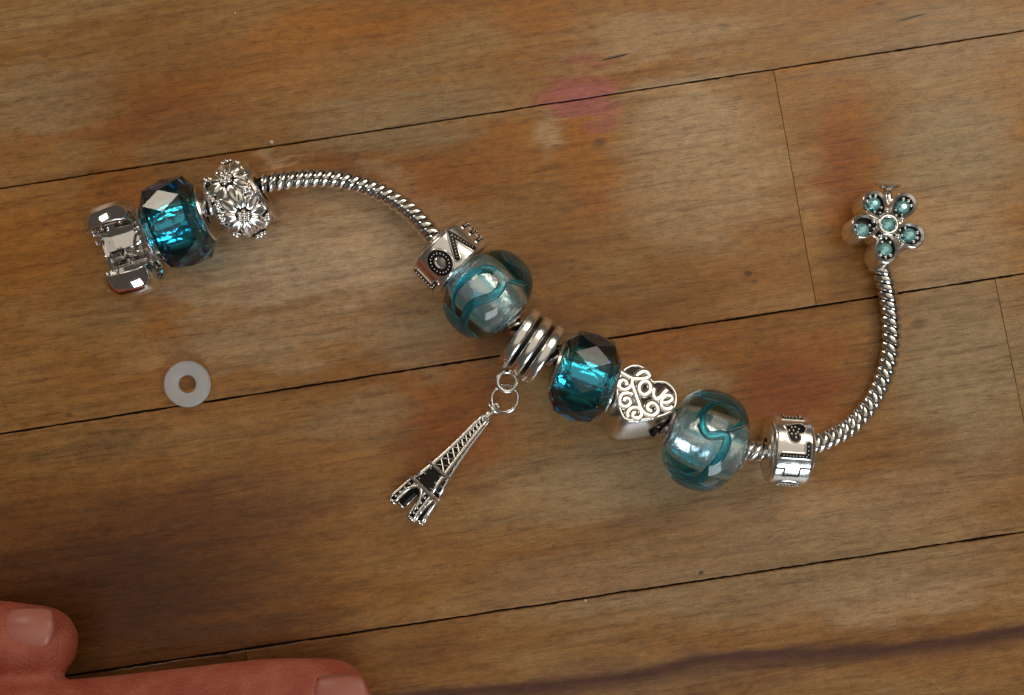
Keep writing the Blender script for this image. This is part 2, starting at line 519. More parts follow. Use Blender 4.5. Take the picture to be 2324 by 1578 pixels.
# ------------------------------------------------------------------ table
table = thing('table', 'worn varnished wooden table top of long boards under the bracelet', 'table', (0, 0))
T = .6
def line_at(a, bb, x):
    return a[1] + (bb[1] - a[1]) * (x - a[0]) / (bb[0] - a[0])
L1 = ((0, 428), (2323, 70)); L2 = ((0, 985), (2323, 621)); L3 = ((0, 1558), (2323, 1208))
L0 = ((0, -140), (2323, -510)); L4 = ((0, 2130), (2323, 1790))
XL, XR = -1600, 3900
def plank(up, lo, xl, xr, seed, tone, vein=False, g=2.4, gj=.8):
    """board between two seams; xl / xr are (x on the upper seam, x on the lower seam)"""
    n = 420
    top, bot = [], []
    for i in range(n + 1):
        t = i / n
        xu = xl[0] + (xr[0] - xl[0]) * t
        xd = xl[1] + (xr[1] - xl[1]) * t
        ju = g * (.75 + .55 * noise.noise(Vector((xu * .011, seed, 0))) + .45 * noise.noise(Vector((xu * .06, seed, 3))))
        jd = g * (.75 + .55 * noise.noise(Vector((xd * .011, seed + 9, 0))) + .45 * noise.noise(Vector((xd * .06, seed, 7))))
        ju += 3.2 * max(0, noise.noise(Vector((xu * .16, seed, 5))) - .28)
        jd += 3.2 * max(0, noise.noise(Vector((xd * .16, seed + 3, 9))) - .28)
        ex = gj if (i == 0) else (-gj if i == n else 0)
        top.append(W(xu + ex, line_at(*up, xu) + ju))
        bot.append(W(xd + ex, line_at(*lo, xd) - jd))
    mb = MB()
    vs, fs = [], []
    for a_, b_ in zip(top, bot):
        a2 = a_ + (b_ - a_).normalized() * .012; b2 = b_ + (a_ - b_).normalized() * .012
        for p, z in ((a_, -T), (a_, -.012), (a2, 0), (b2, 0), (b_, -.012), (b_, -T)):
            vs.append((p.x, p.y, z))
    for i in range(n):
        for k in range(6):
            q = (k + 1) % 6
            fs.append((i*6 + k, i*6 + q, (i+1)*6 + q, (i+1)*6 + k))
    fs += [tuple(range(6)), tuple(n*6 + k for k in range(6))]
    mb.add(vs, fs)
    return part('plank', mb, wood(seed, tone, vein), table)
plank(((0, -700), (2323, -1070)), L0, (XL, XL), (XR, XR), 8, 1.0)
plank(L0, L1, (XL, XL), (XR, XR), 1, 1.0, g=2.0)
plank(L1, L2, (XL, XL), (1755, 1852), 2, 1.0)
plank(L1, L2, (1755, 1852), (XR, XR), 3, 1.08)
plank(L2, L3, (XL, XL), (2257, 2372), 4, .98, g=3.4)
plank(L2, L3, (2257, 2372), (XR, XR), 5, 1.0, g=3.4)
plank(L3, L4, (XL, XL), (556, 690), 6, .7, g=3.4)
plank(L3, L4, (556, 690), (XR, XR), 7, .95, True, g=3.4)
mb = MB(); a_, b_ = W(XL + 30, 2600), W(XR - 30, -1100)
mb.box((a_.x, a_.y + 4, -T - .4), (b_.x, b_.y - 4, -.07))
part('seam_filler', mb, gap_mat, table)

# ------------------------------------------------------------------ bracelet chain
path_px = [(318, 545, .55), (405, 506, .62), (468, 470, .6), (545, 440, .52), (600, 417, .42), (680, 406, .26), (760, 407, .2), (840, 428, .2), (905, 462, .28), (955, 505, .42),
           (1020, 582, .55), (1107, 670, .62), (1168, 735, .58), (1210, 783, .5), (1258, 812, .55), (1325, 855, .62), (1398, 905, .5), (1465, 950, .45), (1520, 975, .6), (1600, 1000, .68),
           (1680, 1018, .6), (1735, 1024, .52), (1790, 1020, .5), (1850, 1006, .4), (1915, 975, .25), (1968, 925, .18), (2002, 862, .16), (2020, 790, .16), (2020, 715, .17), (2010, 650, .22), (1998, 600, .28), (1996, 560, .33)]
path = spline([W(*p) for p in path_px], 24)
cum = [0]
for i in range(1, len(path)): cum.append(cum[-1] + (path[i] - path[i-1]).length)
def at_len(s):
    import bisect
    i = min(max(bisect.bisect(cum, s) - 1, 0), len(path) - 2)
    t = (s - cum[i]) / max(1e-9, cum[i+1] - cum[i])
    return path[i].lerp(path[i+1], t), (path[min(i+2, len(path)-1)] - path[max(i-1, 0)]).normalized()
chain = thing('bracelet_chain', 'silver snake chain of the charm bracelet with an open barrel clasp at its left end', 'bracelet', W(760, 407))
CR = .142
mb = MB(); mb.tube(path[::3], CR * .74, 8)
part('chain_core', mb, tarnish, chain, True)
# one link: a slanted, faceted band
def link_mesh():
    mb = MB(); n = 20; pitch = .119
    prof = [(-.5, .80), (-.42, .94), (-.22, 1.02), (0, 1.05), (.22, 1.02), (.42, .94), (.50, .80)]
    mb.lathe([(x * pitch, r * CR) for x, r in prof], n, phase=.5)
    for p in mb.v:
        p.x += .5 * p.y                          # the slant of the winding
        a = math.atan2(p.y, p.z)
        k = 1 + .035 * math.cos(5 * a + .6)
        p.y *= k; p.z *= k
    return mb.mesh('link', chain_silver, angle=28)
lm = link_mesh()
hide = [(W(405, 506, .62), .36), (W(540, 443, .52), .28), (W(1020, 582, .55), .22), (W(1107, 670, .62), .5), (W(1325, 855, .62), .36), (W(1600, 1000, .68), .5), (W(1790, 1020, .5), .22)]
s = .0
while s < cum[-1]:
    p, t = at_len(s)
    s += .133
    if any((p - c).length < r for c, r in hide): continue
    Z = Vector((0, 0, 1)); X = t; Y = Z.cross(X).normalized(); Z2 = X.cross(Y)
    M = Matrix(((X.x, Y.x, Z2.x, p.x), (X.y, Y.y, Z2.y, p.y), (X.z, Y.z, Z2.z, p.z), (0, 0, 0, 1)))
    place('link', lm, M @ Matrix.Rotation(random.uniform(-.06, .06), 4, 'X'), chain)

# open barrel clasp at the left end: two faceted half shells on a hinge, gaping upwards
FC = frame(W(303, 574, 0), -17) @ Matrix.Diagonal((.86, .95, 1, 1))
def shell(sign):
    outer = [(.02, .05), (.28, .03), (.47, .08), (.64, .22), (.74, .40), (.76, .58), (.69, .75), (.56, .88), (.38, .94)]
    inner = [(.36, .86), (.50, .80), (.61, .69), (.67, .56), (.65, .42), (.56, .28), (.42, .16), (.27, .11), (.02, .12)]
    sec = outer + inner
    mb = MB()
    xs = [-.42, -.36, -.20, .20, .36, .42]
    ins = [.82, .93, 1, 1, .93, .82]
    vs, fs = [], []
    m = len(sec)
    for x, k in zip(xs, ins):
        for (v, z) in sec:
            vs.append((x, sign * v * k, .06 + (z - .06) * k))
    for j in range(5):
        for i in range(m):
            fs.append((j*m + i, j*m + (i+1) % m, (j+1)*m + (i+1) % m, (j+1)*m + i))
    for j in (0, 5):
        for i in range(8):
            fs.append((j*m + i, j*m + i + 1, j*m + m - 2 - i, j*m + m - 1 - i))
    mb.add(vs, fs)
    return mb
clasp = part('barrel_clasp', shell(-1), chrome, chain, angle=46, M=FC)
half = part('shell_half', shell(1), chrome, clasp, angle=46, M=FC @ Matrix.Translation((.04, .03, -.02)))
for o in (clasp, half):
    bv = o.modifiers.new('soft_edges', 'BEVEL'); bv.width = .03; bv.segments = 3; bv.limit_method = 'ANGLE'; bv.angle_limit = R(46)
def clasp_bits(name, f, m_=chrome, smooth=False, angle=None):
    mb = MB(); f(mb); return part(name, mb, m_, clasp, smooth, angle, M=FC)
def end_plate(x, sg, y1, z1):
    def f(mb):
        pts = [(0, .1), (sg * .32, .12), (sg * .55, .3), (sg * .62, .52), (sg * .58, z1), (sg * .44, z1 - .06), (sg * .40, .42), (sg * .22, .32), (0, .30)]
        n = len(pts)
        mb.add([(x - .03, p, q) for p, q in pts] + [(x + .03, p, q) for p, q in pts],
               [tuple(range(n)), tuple(n + i for i in range(n))] + [(i, (i+1) % n, n + (i+1) % n, n + i) for i in range(n)])
    return f
for x in (-.34, .33):
    for sg in (-1, 1):
        clasp_bits('end_plate', end_plate(x, sg, .4, .78 if sg < 0 else .66))
clasp_bits('hinge_pin', lambda mb: mb.lathe([(-.44, .0), (-.44, .07), (-.42, .09), (.42, .09), (.44, .07), (.44, 0)], 14) or mb.xf(Matrix.Translation((0, 0, .12))), angle=30)
for x0 in (-.36, -.02):
    clasp_bits('hinge_knuckle', lambda mb: mb.lathe([(x0, .04), (x0, .11), (x0 + .02, .13), (x0 + .28, .13), (x0 + .30, .11), (x0 + .30, .04)], 12) or mb.xf(Matrix.Translation((0, .04, .15))), angle=30)
def ledge(mb):
    mb.box((-.26, -.60, .52), (.16, -.50, .60)); mb.box((-.24, -.50, .44), (.10, -.42, .55)); mb.ball((.12, -.44, .54), .07); mb.ball((-.24, -.42, .46), .05)
clasp_bits('snap_ledge', ledge, angle=40)
def catch(mb):
    mb.tube([(-.24, .28, .36), (-.28, .42, .46), (-.2, .54, .50), (-.06, .52, .48)], .045, 8)
clasp_bits('snap_catch', catch, smooth=True)
def studs(mb):
    for i, (x, y, z) in enumerate([(.36, -.34, .52), (.38, -.22, .46), (.36, -.08, .40), (.40, .10, .34), (-.38, -.36, .5), (-.40, -.22, .44), (-.38, .3, .44), (-.38, .42, .5), (.38, .46, .46)]):
        mb.ball((x, y, z), .045 if i % 2 else .06)
o = clasp_bits('rivets', studs, smooth=True); o['kind'] = 'stuff'
def socket(mb):
    mb.lathe([(.34, .10), (.34, .24), (.40, .27), (.46, .24), (.50, .17), (.50, .1)], 20)
    mb.xf(Matrix.Translation((0, -.12, .42)))
clasp_bits('chain_socket', socket, angle=30)

# ------------------------------------------------------------------ faceted blue beads
def facet_bead(px, py, ang, z, Rr, label, tilt=0, roll=0.0, flip=1):
    c = W(px, py, z)
    M = frame(c, ang, tilt)
    t = thing('faceted_glass_bead', label, 'bead', c, 'faceted blue glass beads on the bracelet')
    bm = bmesh.new()
    n = 11
    rings = [(0, Rr, .5), (.265, Rr * math.cos(math.pi / n), 0), (-.265, Rr * math.cos(math.pi / n), 0), (.40, Rr * .66, .5), (-.40, Rr * .66, .5)]
    for x, r, ph in rings:
        for i in range(n):
            a = 2 * math.pi * (i + ph + roll) / n
            bm.verts.new((x, r * math.sin(a), r * math.cos(a)))
    bmesh.ops.convex_hull(bm, input=bm.verts)
    bmesh.ops.dissolve_limit(bm, angle_limit=R(.5), verts=bm.verts, edges=bm.edges)
    mb = MB()
    bm.verts.index_update()
    mb.add([v.co.copy() for v in bm.verts], [[v.index for v in f.verts] for f in bm.faces])
    bm.free()
    part('glass_body', mb, blue_glass, t, M=M)
    mb = MB()
    mb.lathe([(-.385, .235), (-.2, .225), (0, .25), (.2, .225), (.385, .235)], 28)
    part('foil_core', mb, foil, t, True, M=M)
    for sg in (-1, 1):
        mb = MB()
        mb.lathe([(sg * .405, .16), (sg * .405, Rr * .62), (sg * .425, Rr * .645), (sg * .455, Rr * .62), (sg * .465, Rr * .5), (sg * .44, .24), (sg * .43, .16)], 40, closed=True)
        part('end_cap', mb, silver, t, angle=35, M=M)
    return t
facet_bead(405, 506, -19, .64, .66, 'deep blue faceted glass bead beside the open barrel clasp', 0, .25)
facet_bead(1325, 856, 19, .64, .66, 'deep blue faceted glass bead between the ridged bail bead and the heart bead', 0, .1)

# ------------------------------------------------------------------ clear glass beads with teal swirls
def glass_bead(px, py, ang, z, Rr, hw, label, seed, pts):
    c = W(px, py, z)
    M = frame(c, ang)
    t = thing('swirl_glass_bead', label, 'bead', c, 'clear glass beads with teal swirls')
    e = 2.35
    X = hw / (1 - .42 ** e) ** (1 / e)
    prof = []
    for i in range(29):
        x = -hw + 2 * hw * i / 28
        prof.append((x, Rr * (1 - (abs(x) / X) ** e) ** (1 / e)))
    mb = MB(); mb.lathe(prof, 72)
    part('glass_body', mb, clear_glass, t, True if False else False, 50, M=M)
    mb = MB()
    k = .29
    mb.lathe([(-hw * .985, k), (-hw * .6, k * .97), (-hw * .2, k * 1.04), (hw * .2, k * 1.03), (hw * .6, k * .98), (hw * .985, k)], 32)
    part('foil_sleeve', mb, pearl, t, True, M=M)
    for strand in pts:
        q = []
        for (th, x, rr) in strand:
            a = R(th)
            q.append(Vector((x, rr * Rr * math.sin(a), rr * Rr * math.cos(a))))
        cv = spline(q, 10)
        mb = MB()
        m = len(cv)
        mb.tube(cv, [(.13 if strand[0][2] < .7 else .062) * min(1, .25 + 3.2 * min(i, m - 1 - i) / m) for i in range(m)], 12, up=[Vector((0, p.y, p.z)) for p in cv], flat=.34)
        part('teal_swirl', mb, teal, t, True, M=M)
    for sg in (-1, 1):
        mb = MB(); r1 = prof[0][1]
        mb.lathe([(sg * (hw + .005), .16), (sg * (hw + .005), r1 * .86), (sg * (hw + .03), r1 * .94), (sg * (hw + .055), r1 * .86), (sg * (hw + .06), r1 * .6), (sg * (hw + .035), .22), (sg * (hw + .02), .16)], 40, closed=True)
        part('end_cap', mb, silver, t, angle=35, M=M)
    return t
glass_bead(1107, 668, 46, .68, .70, .50, 'round clear glass bead with a looping teal swirl, touching the V bead', 1,
    [[(60, -.10, .80), (35, -.3, .84), (5, -.34, .86), (-22, -.22, .86), (-25, .02, .86), (-5, .10, .86), (25, -.02, .86), (55, .06, .84), (85, .2, .8), (120, .1, .78)],
     [(-25, .0, .84), (-50, .25, .84), (-75, .1, .80), (-60, -.15, .8), (-95, -.2, .8), (-140, .1, .78)],
     [(100, -.2, .8), (150, .2, .76), (190, -.15, .76), (220, .2, .78)],
     [(95, .3, .68), (82, .0, .68), (98, -.3, .68)]])
glass_bead(1600, 999, 21, .72, .75, .54, 'tall clear glass bead with a teal swirl beside the heart bead', 2,
    [[(-75, .2, .80), (-50, -.15, .84), (-25, -.28, .86), (-8, -.12, .86), (-14, .12, .86), (5, .16, .86), (28, .10, .86), (55, .02, .84), (85, -.2, .80), (120, .1, .78)],
     [(-20, .12, .84), (-48, .32, .8), (-80, .1, .8), (-110, -.2, .78), (-150, .1, .78)],
     [(60, .25, .8), (85, .28, .8), (120, -.2, .78), (170, .2, .76)],
     [(-88, -.34, .68), (-76, 0, .68), (-80, .34, .68)], [(80, -.34, .68), (76, .0, .68), (92, .3, .68)]])

# ------------------------------------------------------------------ lettered beads
def poly_drum(mb, n, Rr, hw, phase, chamf=.05):
    k = 1 / math.cos(math.pi / n)
    mb.lathe([(-hw, .18), (-hw, (Rr - chamf) * k), (-hw + chamf * .8, Rr * k), (hw - chamf * .8, Rr * k), (hw, (Rr - chamf) * k), (hw, .18)], n, closed=True, phase=phase)
def dots_on(mb, pts, step, r, z):
    P = [Vector((p[0], p[1], z)) for p in pts]
    for a, b_ in zip(P, P[1:]):
        L = (b_ - a).length
        m = max(1, int(L / step))
        for i in range(m): mb.ball(a.lerp(b_, (i + .5) / m), r, 6, 4)
def letter(parent, M, shape, strokes, wd, closed=False, curve=0):
    dots = True
    """a raised silver edge round a sunken-looking black stroke with a row of silver beads"""
    rim, ink, dt = MB(), MB(), MB()
    for st in strokes:
        if curve and not closed: st = resample(st)
        rim.ribbon(st, wd + .045, -.02, .016, .012, closed)
        ink.ribbon(st, wd, .0, .019, 0.0, closed)
        if dots: dots_on(dt, st + ([st[0]] if closed else []), .062, .014, .020)
    for q_ in (rim, ink, dt): wrap(q_, curve)
    o = part('letter_' + shape, rim, silver, parent, angle=40, M=M)
    part('black_inlay', ink, tarnish, o, M=M)
    if dots: d = part('bead_row', dt, silver, o, True, M=M); d['kind'] = 'stuff'
    return o
def resample(st, closed=False, step=.045):
    P = [Vector((p[0], p[1])) for p in st]
    out = []
    for a, b_ in zip(P, P[1:]):
        m = max(1, int((b_ - a).length / step))
        out += [tuple(a.lerp(b_, i / m)) for i in range(m)]
    return out + [tuple(P[-1])]
def wrap(mb, Rr):
    if Rr:
        mb.v = [Vector((p.x, (Rr + p.z) * math.sin(p.y / Rr), (Rr + p.z) * math.cos(p.y / Rr) - Rr)) for p in mb.v]
    return mb
def ring_pts(rx, ry, n=18, cx=0, cy=0):
    return [(cx + rx * math.cos(2 * math.pi * i / n), cy + ry * math.sin(2 * math.pi * i / n)) for i in range(n)]
def heart_pts(s, n=28, rot=0.0):
    out = []
    for i in range(n):
        t = 2 * math.pi * (i + .5) / n
        x = 16 * math.sin(t) ** 3 / 16 * s
        y = (13 * math.cos(t) - 5 * math.cos(2*t) - 2 * math.cos(3*t) - math.cos(4*t)) / 16 * s
        out.append((x * math.cos(rot) - y * math.sin(rot), x * math.sin(rot) + y * math.cos(rot)))
    return out
def drum_bead(px, py, z, ang, n, Rr, hw, phase, label, letters, tilt=0):
    cv_ = Rr if n > 20 else 0
    c = W(px, py, z)
    M = frame(c, ang, tilt)
    t = thing('lettered_bead', label, 'bead', c, 'silver lettered beads on the bracelet')
    mb = MB(); poly_drum(mb, n, Rr, hw, phase)
    # turn so that a flat lies at each letter angle
    dr = part('drum', mb, silver, t, angle=60, M=M)
    bv = dr.modifiers.new('worn_edges', 'BEVEL'); bv.width = .075; bv.segments = 5; bv.limit_method = 'ANGLE'; bv.angle_limit = R(15)
    for sg in (-1, 1):
        mb = MB(); mb.lathe([(sg * (hw - .01), .15), (sg * (hw - .01), Rr * .72), (sg * (hw + .02), Rr * .76), (sg * (hw + .035), Rr * .68), (sg * (hw + .02), .15)], 30, closed=True)
        part('end_ring', mb, silver, t, angle=40, M=M)
    for (th, kind, strokes, wd, x) in letters:
        Mf = around(M, th, Rr - (.012 if abs(th) > 50 and n < 20 else -.003), x)
        if kind == 'heart':
            rim, ink, dt = MB(), MB(), MB()
            hp = strokes
            rim.prism([(x_ * 1.16, y_ * 1.16) for x_, y_ in hp], -.02, .012)
            ink.prism(hp, -.01, .015)
            for (a, b_) in [(-.05, -.05), (0, -.06), (.05, -.03), (-.03, 0), (.03, .02), (-.06, .05), (0, .05), (.06, .06), (.0, .1), (-.09, .0)]:
                dt.ball((a, b_, .016), .020, 6, 4)
            for q_ in (rim, ink, dt): wrap(q_, cv_)
            o = part('engraved_heart', rim, silver, t, angle=40, M=Mf)
            part('black_inlay', ink, tarnish, o, M=Mf); d = part('bead_row', dt, silver, o, True, M=Mf); d['kind'] = 'stuff'
        elif kind == 'hinge':
            ink = MB()
            for st in strokes: ink.ribbon(resample(st), wd, -.02, .004)
            wrap(ink, cv_)
            part('hinge_seam', ink, tarnish, t, M=Mf)
        else:
            letter(t, Mf, kind, strokes, wd, closed=(kind == 'o'), curve=cv_)
    return t
V = [[(.13, .17), (-.19, .0), (.17, -.115)]]
drum_bead(1020, 583, .56, 46, 48, .53, .29, 0, 'silver bead with letter V facing up, against the round glass bead', [
    (-64, 'e', [[(-.14, .09), (-.14, -.09), (.14, -.09), (.14, .09)], [(0, -.06), (0, .07)]], .055, 0),
    (-24, 'v', V, .075, .02),
    (18, 'o', [ring_pts(.15, .125)], .095, .02),
    (60, 'l', [[(-.17, .05), (.17, .05), (.17, -.09)]], .06, 0),
    (96, 'hinge', [[(-.2, 0), (-.08, 0), (-.08, .1), (.08, .1), (.08, 0), (.2, 0)]], .03, 0)], 0)
drum_bead(1785, 1020, .52, 4, 48, .50, .30, 0, 'silver bead engraved with a small heart and an L, by itself on chain', [
    (-72, 'e', [[(-.12, -.05), (-.12, .05), (.12, .05), (.12, -.05)]], .05, 0),
    (-36, 'heart', heart_pts(.155, rot=R(-60)), .05, 0),
    (0, 'l', [[(-.19, .045), (.18, .045), (.18, -.125)]], .062, 0),
    (36, 'hinge', [[(-.25, -.06), (-.12, -.06), (-.12, .07), (.10, .07), (.10, -.08), (.25, -.08)]], .024, 0),
    (72, 'o', [ring_pts(.15, .075)], .05, 0)], 0)

# ------------------------------------------------------------------ silver daisy bead
c = W(545, 455, .55)
MF = frame(c, -29)
fb = thing('daisy_bead', 'antique silver bead covered in raised daisies, right of the first blue bead', 'bead', c)
mb = MB(); mb.lathe([(-.31, .2), (-.31, .42), (-.25, .47), (0, .49), (.25, .47), (.31, .42), (.31, .2)], 40, closed=True)
part('drum', mb, tarnish, fb, angle=30, M=MF)
for sg in (-1, 1):
    mb = MB(); mb.lathe([(sg*.29, .2), (sg*.29, .45), (sg*.315, .485), (sg*.35, .46), (sg*.345, .2)], 40, closed=True)
    part('end_ring', mb, silver, fb, angle=35, M=MF)
def petal_mesh():
    mb = MB(); nu, nv = 9, 7
    vs, fs = [], []
    for i in range(nu):
        u = i / (nu - 1)
        wd = .088 * (math.sin(math.pi * min(1, u * .86 + .10)) ** .7)
        for j in range(nv):
            v = -1 + 2 * j / (nv - 1)
            h = .062 * (1 - v * v) ** .6 * (.55 + .5 * math.sin(math.pi * u)) - .040 * math.exp(-(v / .25) ** 2) * math.sin(math.pi * u)
            vs.append((.09 + .24 * u, v * wd, h - .03 * u * u))
    for i in range(nu - 1):
        for j in range(nv - 1):
            fs.append((i*nv + j, (i+1)*nv + j, (i+1)*nv + j + 1, i*nv + j + 1))
    mb.add(vs, fs)
    return mb.mesh('petal', silver, True)
pm = petal_mesh()
seed_me = MB(); seed_me.ball((0, 0, 0), .042, 10, 7); seed_me = seed_me.mesh('seed', silver, True)
for k, (th, x, sc_, npet) in enumerate([(-27, .04, 1.18, 8), (36, .0, 1.18, 8), (-88, .08, .85, 9), (98, .0, .9, 9)]):
    Mf = around(MF, th, .50, x)
    mb = MB(); mb.lathe([(0, .11), (.03, .12), (.06, .10), (.07, .02)], 18)
    mb.xf(Matrix.Rotation(R(-90), 4, 'Y'))
    fl = part('flower', mb, tarnish, fb, True, M=Mf)
    for i in range(npet):
        a = 360 * i / npet + k * 17
        place('petal', pm, Mf @ Matrix.Rotation(R(a), 4, 'Z') @ Matrix.Translation((0, 0, .015)) @ Matrix.Rotation(R(12 + random.uniform(-4, 4)), 4, 'Y') @ Matrix.Scale(sc_ * random.uniform(.94, 1.05), 4), fl)
    for i in range(7):
        a = 2 * math.pi * i / 6
        q = (0, 0, .085) if i == 6 else (.07 * math.cos(a), .07 * math.sin(a), .07)
        place('seed', seed_me, Mf @ Matrix.Translation(q), fl)
mb = MB()
for th in (-60, 4, 68, -118):
    for x in (-.26, .26):
        mb.ball(around(MF, th, .49, x).translation, .06)
for th, x in ((18, -.24), (26, -.30), (-2, -.22), (10, -.27), (-10, -.27), (62, .28), (56, -.22), (16, .22), (68, -.12), (72, .1), (-62, .24), (-64, -.26), (4, .20), (4, -.12), (12, .27), (60, -.28), (-4, .26), (20, -.30), (-57, -.2), (-56, .05), (66, .22)):
    mb.ball(around(MF, th, .495, x).translation, .045)
o = part('bead_granules', mb, silver, fb, True); o['kind'] = 'stuff'

# ------------------------------------------------------------------ ridged bail bead with loop
c = W(1205, 786, .5)
MBl = frame(c, 34)
bail = thing('bail_bead', 'ridged silver bail bead with black grooves and a small loop holding the tower charm', 'bead', c)
mb = MB(); mb.lathe([(-.27, .2), (-.27, .43), (.27, .43), (.27, .2)], 40, closed=True)
part('grooved_core', mb, tarnish, bail, angle=30, M=MBl)
for x in (-.215, 0, .215):
    mb = MB()
    n = 12
    mb.lathe([(x + .082 * math.copysign(abs(math.cos(2*math.pi*(i+.5)/n)) ** .6, math.cos(2*math.pi*(i+.5)/n)), .445 + .05 * math.copysign(abs(math.sin(2*math.pi*(i+.5)/n)) ** .75, math.sin(2*math.pi*(i+.5)/n))) for i in range(n)], 48, closed=True)
    part('ridge', mb, silver, bail, True, M=MBl)
def torus_at(cn, r, tr, nrm, n=36, oval=1.0, ax=None):
    mb = MB()
    nrm = Vector(nrm).normalized()
    u = (Vector(ax) if ax else nrm.orthogonal()); u = (u - nrm * u.dot(nrm)).normalized()
    v = nrm.cross(u)
    mb.tube([Vector(cn) + u * r * oval * math.cos(2*math.pi*i/n) + v * r * math.sin(2*math.pi*i/n) for i in range(n)], tr, 10, True)
    return mb
lc = W(1150, 866, .34)
part('loop', torus_at(lc, .145, .036, (.25, .15, 1)), silver, bail, True)
jc = W(1145, 905, .27)
jr = part('jump_ring', torus_at(jc, .205, .026, (-.30, .22, 1), oval=1.0), silver, None, True)
jr['label'] = 'thin silver wire jump ring linking the bail bead loop to the tower charm'; jr['category'] = 'ring'

# ------------------------------------------------------------------ tower charm
top, foot = W(1116, 933, .22), W(921, 1160, .34)
ax = (foot - top); LT = ax.length; ax.normalize()
tw = thing('tower_charm', 'small antique silver lattice tower charm lying on the boards', 'charm', W(997, 1069))
side = Vector((0, 0, 1)).cross(ax).normalized(); upv = ax.cross(side)
rollm = Matrix.Rotation(R(0), 4, 'X')
MT = Matrix(((ax.x, side.x, upv.x, top.x), (ax.y, side.y, upv.y, top.y), (ax.z, side.z, upv.z, top.z), (0, 0, 0, 1))) @ Matrix.Rotation(R(20), 4, 'X')
s2, s1 = LT * .60, LT * .775
def hwid(s):
    u = s / LT
    return .045 + .075 * u + .17 * u ** 3
def tpart(name, f, m_, smooth=False, parent=tw):
    mb = MB(); f(mb); return part(name, mb, m_, parent, smooth, M=MT)
def corner(sy, sz, s0, s3, r=.032):
    n = 8
    return lambda mb: mb.tube([(s0 + (s3 - s0) * i / n, sy * hwid(s0 + (s3 - s0) * i / n), sz * hwid(s0 + (s3 - s0) * i / n)) for i in range(n + 1)], r, 6)
s_end = LT * 1.0
for sy in (-1, 1):
    for sz in (-1, 1):
        tpart('corner_strut', corner(sy, sz, .12, s1), silver, True)
def inner(mb):
    n = 12
    vs, fs = [], []
    for i in range(n + 1):
        s_ = .12 + (s1 - .12) * i / n
        h = hwid(s_) * .88
        vs += [(s_, -h, -h), (s_, h, -h), (s_, h, h), (s_, -h, h)]
    for i in range(n):
        for k in range(4): fs.append((i*4 + k, i*4 + (k+1) % 4, (i+1)*4 + (k+1) % 4, (i+1)*4 + k))
    fs += [(0, 1, 2, 3), (n*4, n*4+1, n*4+2, n*4+3)]
    mb.add(vs, fs)
tpart('shaft', inner, tarnish)
def face_pt(face, s_, t_):
    h = hwid(s_) * .93
    return {0: (s_, t_ * h, h), 1: (s_, h, -t_ * h), 2: (s_, -t_ * h, -h), 3: (s_, -h, t_ * h)}[face]
for face in range(4):
    def lattice(mb):
        s_ = .16
        while s_ < s2 - .05:
            st = hwid(s_) * 1.25
            mb.tube([face_pt(face, s_, -.9), face_pt(face, s_ + st, .9)], .009, 5)
            mb.tube([face_pt(face, s_, .9), face_pt(face, s_ + st, -.9)], .009, 5)
            s_ += st
        for i in range(9):
            mb.ball(face_pt(face, s2 + .06 + (s1 - s2 - .1) * (i % 3) / 2.2, [-.75, .75, .0][i // 3] * (1 if i // 3 < 2 else 0)), .02 if i // 3 < 2 else .0001, 5, 4)
    o = tpart('lattice', lattice, silver); o['kind'] = 'stuff'
for s_, e_ in ((s2, .034), (s1, .040)):
    def belt(mb):
        h = hwid(s_) + .035
        mb.tube([(s_, h, h), (s_, -h, h), (s_, -h, -h), (s_, h, -h)], e_, 8, True)
    tpart('platform', belt, silver, False)
def leg(sy, sz, edge):
    def f(mb):
        n = 5
        for i in range(n):
            pass
        a, b_ = hwid(s1), hwid(s_end) * .66
        pts = [(s1 + (s_end - s1) * i / n, sy * (a * .80 + (b_ - a * .80) * (i / n) ** 1.2), sz * (a * .80 + (b_ - a * .80) * (i / n) ** 1.2)) for i in range(n + 1)]
        if edge:
            for dy, dz in ((1, 1), (1, -.7), (-.7, 1)):
                mb.tube([Vector(p) + Vector((0, sy * .058 * dy, sz * .058 * dz)) for p in pts], .022, 6)
            for i, p in enumerate(pts):
                mb.ball(Vector(p) + Vector((0, sy * .01, sz * .07)), .024, 6, 4); mb.ball(Vector(p) + Vector((0, sy * .07, sz * .01)), .024, 6, 4)
            mb.ball(pts[-1], .074, 10, 8, (.6, 1, 1))
        else:
            mb.tube(pts, .068, 8)
    return f
for sy in (-1, 1):
    for sz in (-1, 1):
        lg = tpart('leg', leg(sy, sz, False), tarnish, True)
        tpart('leg_edge', leg(sy, sz, True), silver, True, parent=lg)
for face in range(4):
    def arch(mb):
        n = 10
        pts = []
        for i in range(n + 1):
            a = math.pi * i / n
            s_ = s_end - .10 - (s_end - s1 - .13) * math.sin(a)
            x, y, z = face_pt(face, s_end - .1, .68 * math.cos(a))
            pts.append((s_, y * .95, z * .95))
        mb.tube(pts, .028, 6)
    tpart('arch', arch, silver, True)
def apron(mb):
    h = hwid(s1) * .9
    mb.add([(s1, -h, -h), (s1, h, -h), (s1, h, h), (s1, -h, h), (s1 + .15, -h, -h), (s1 + .15, h, -h), (s1 + .15, h, h), (s1 + .15, -h, h)],
           [(0,1,2,3), (4,5,6,7), (0,1,5,4), (1,2,6,5), (2,3,7,6), (3,0,4,7)])
tpart('apron', apron, tarnish)
def cap(mb):
    mb.tube([(-.02, 0, 0), (.06, 0, 0), (.14, 0, 0), (.2, 0, 0)], [.045, .06, .055, .05], 10)
tpart('spire', cap, silver, True)
part('hanging_eye', torus_at(W(1122, 924, .24), .085, .034, (.5, .55, .45)), silver, tw, True)

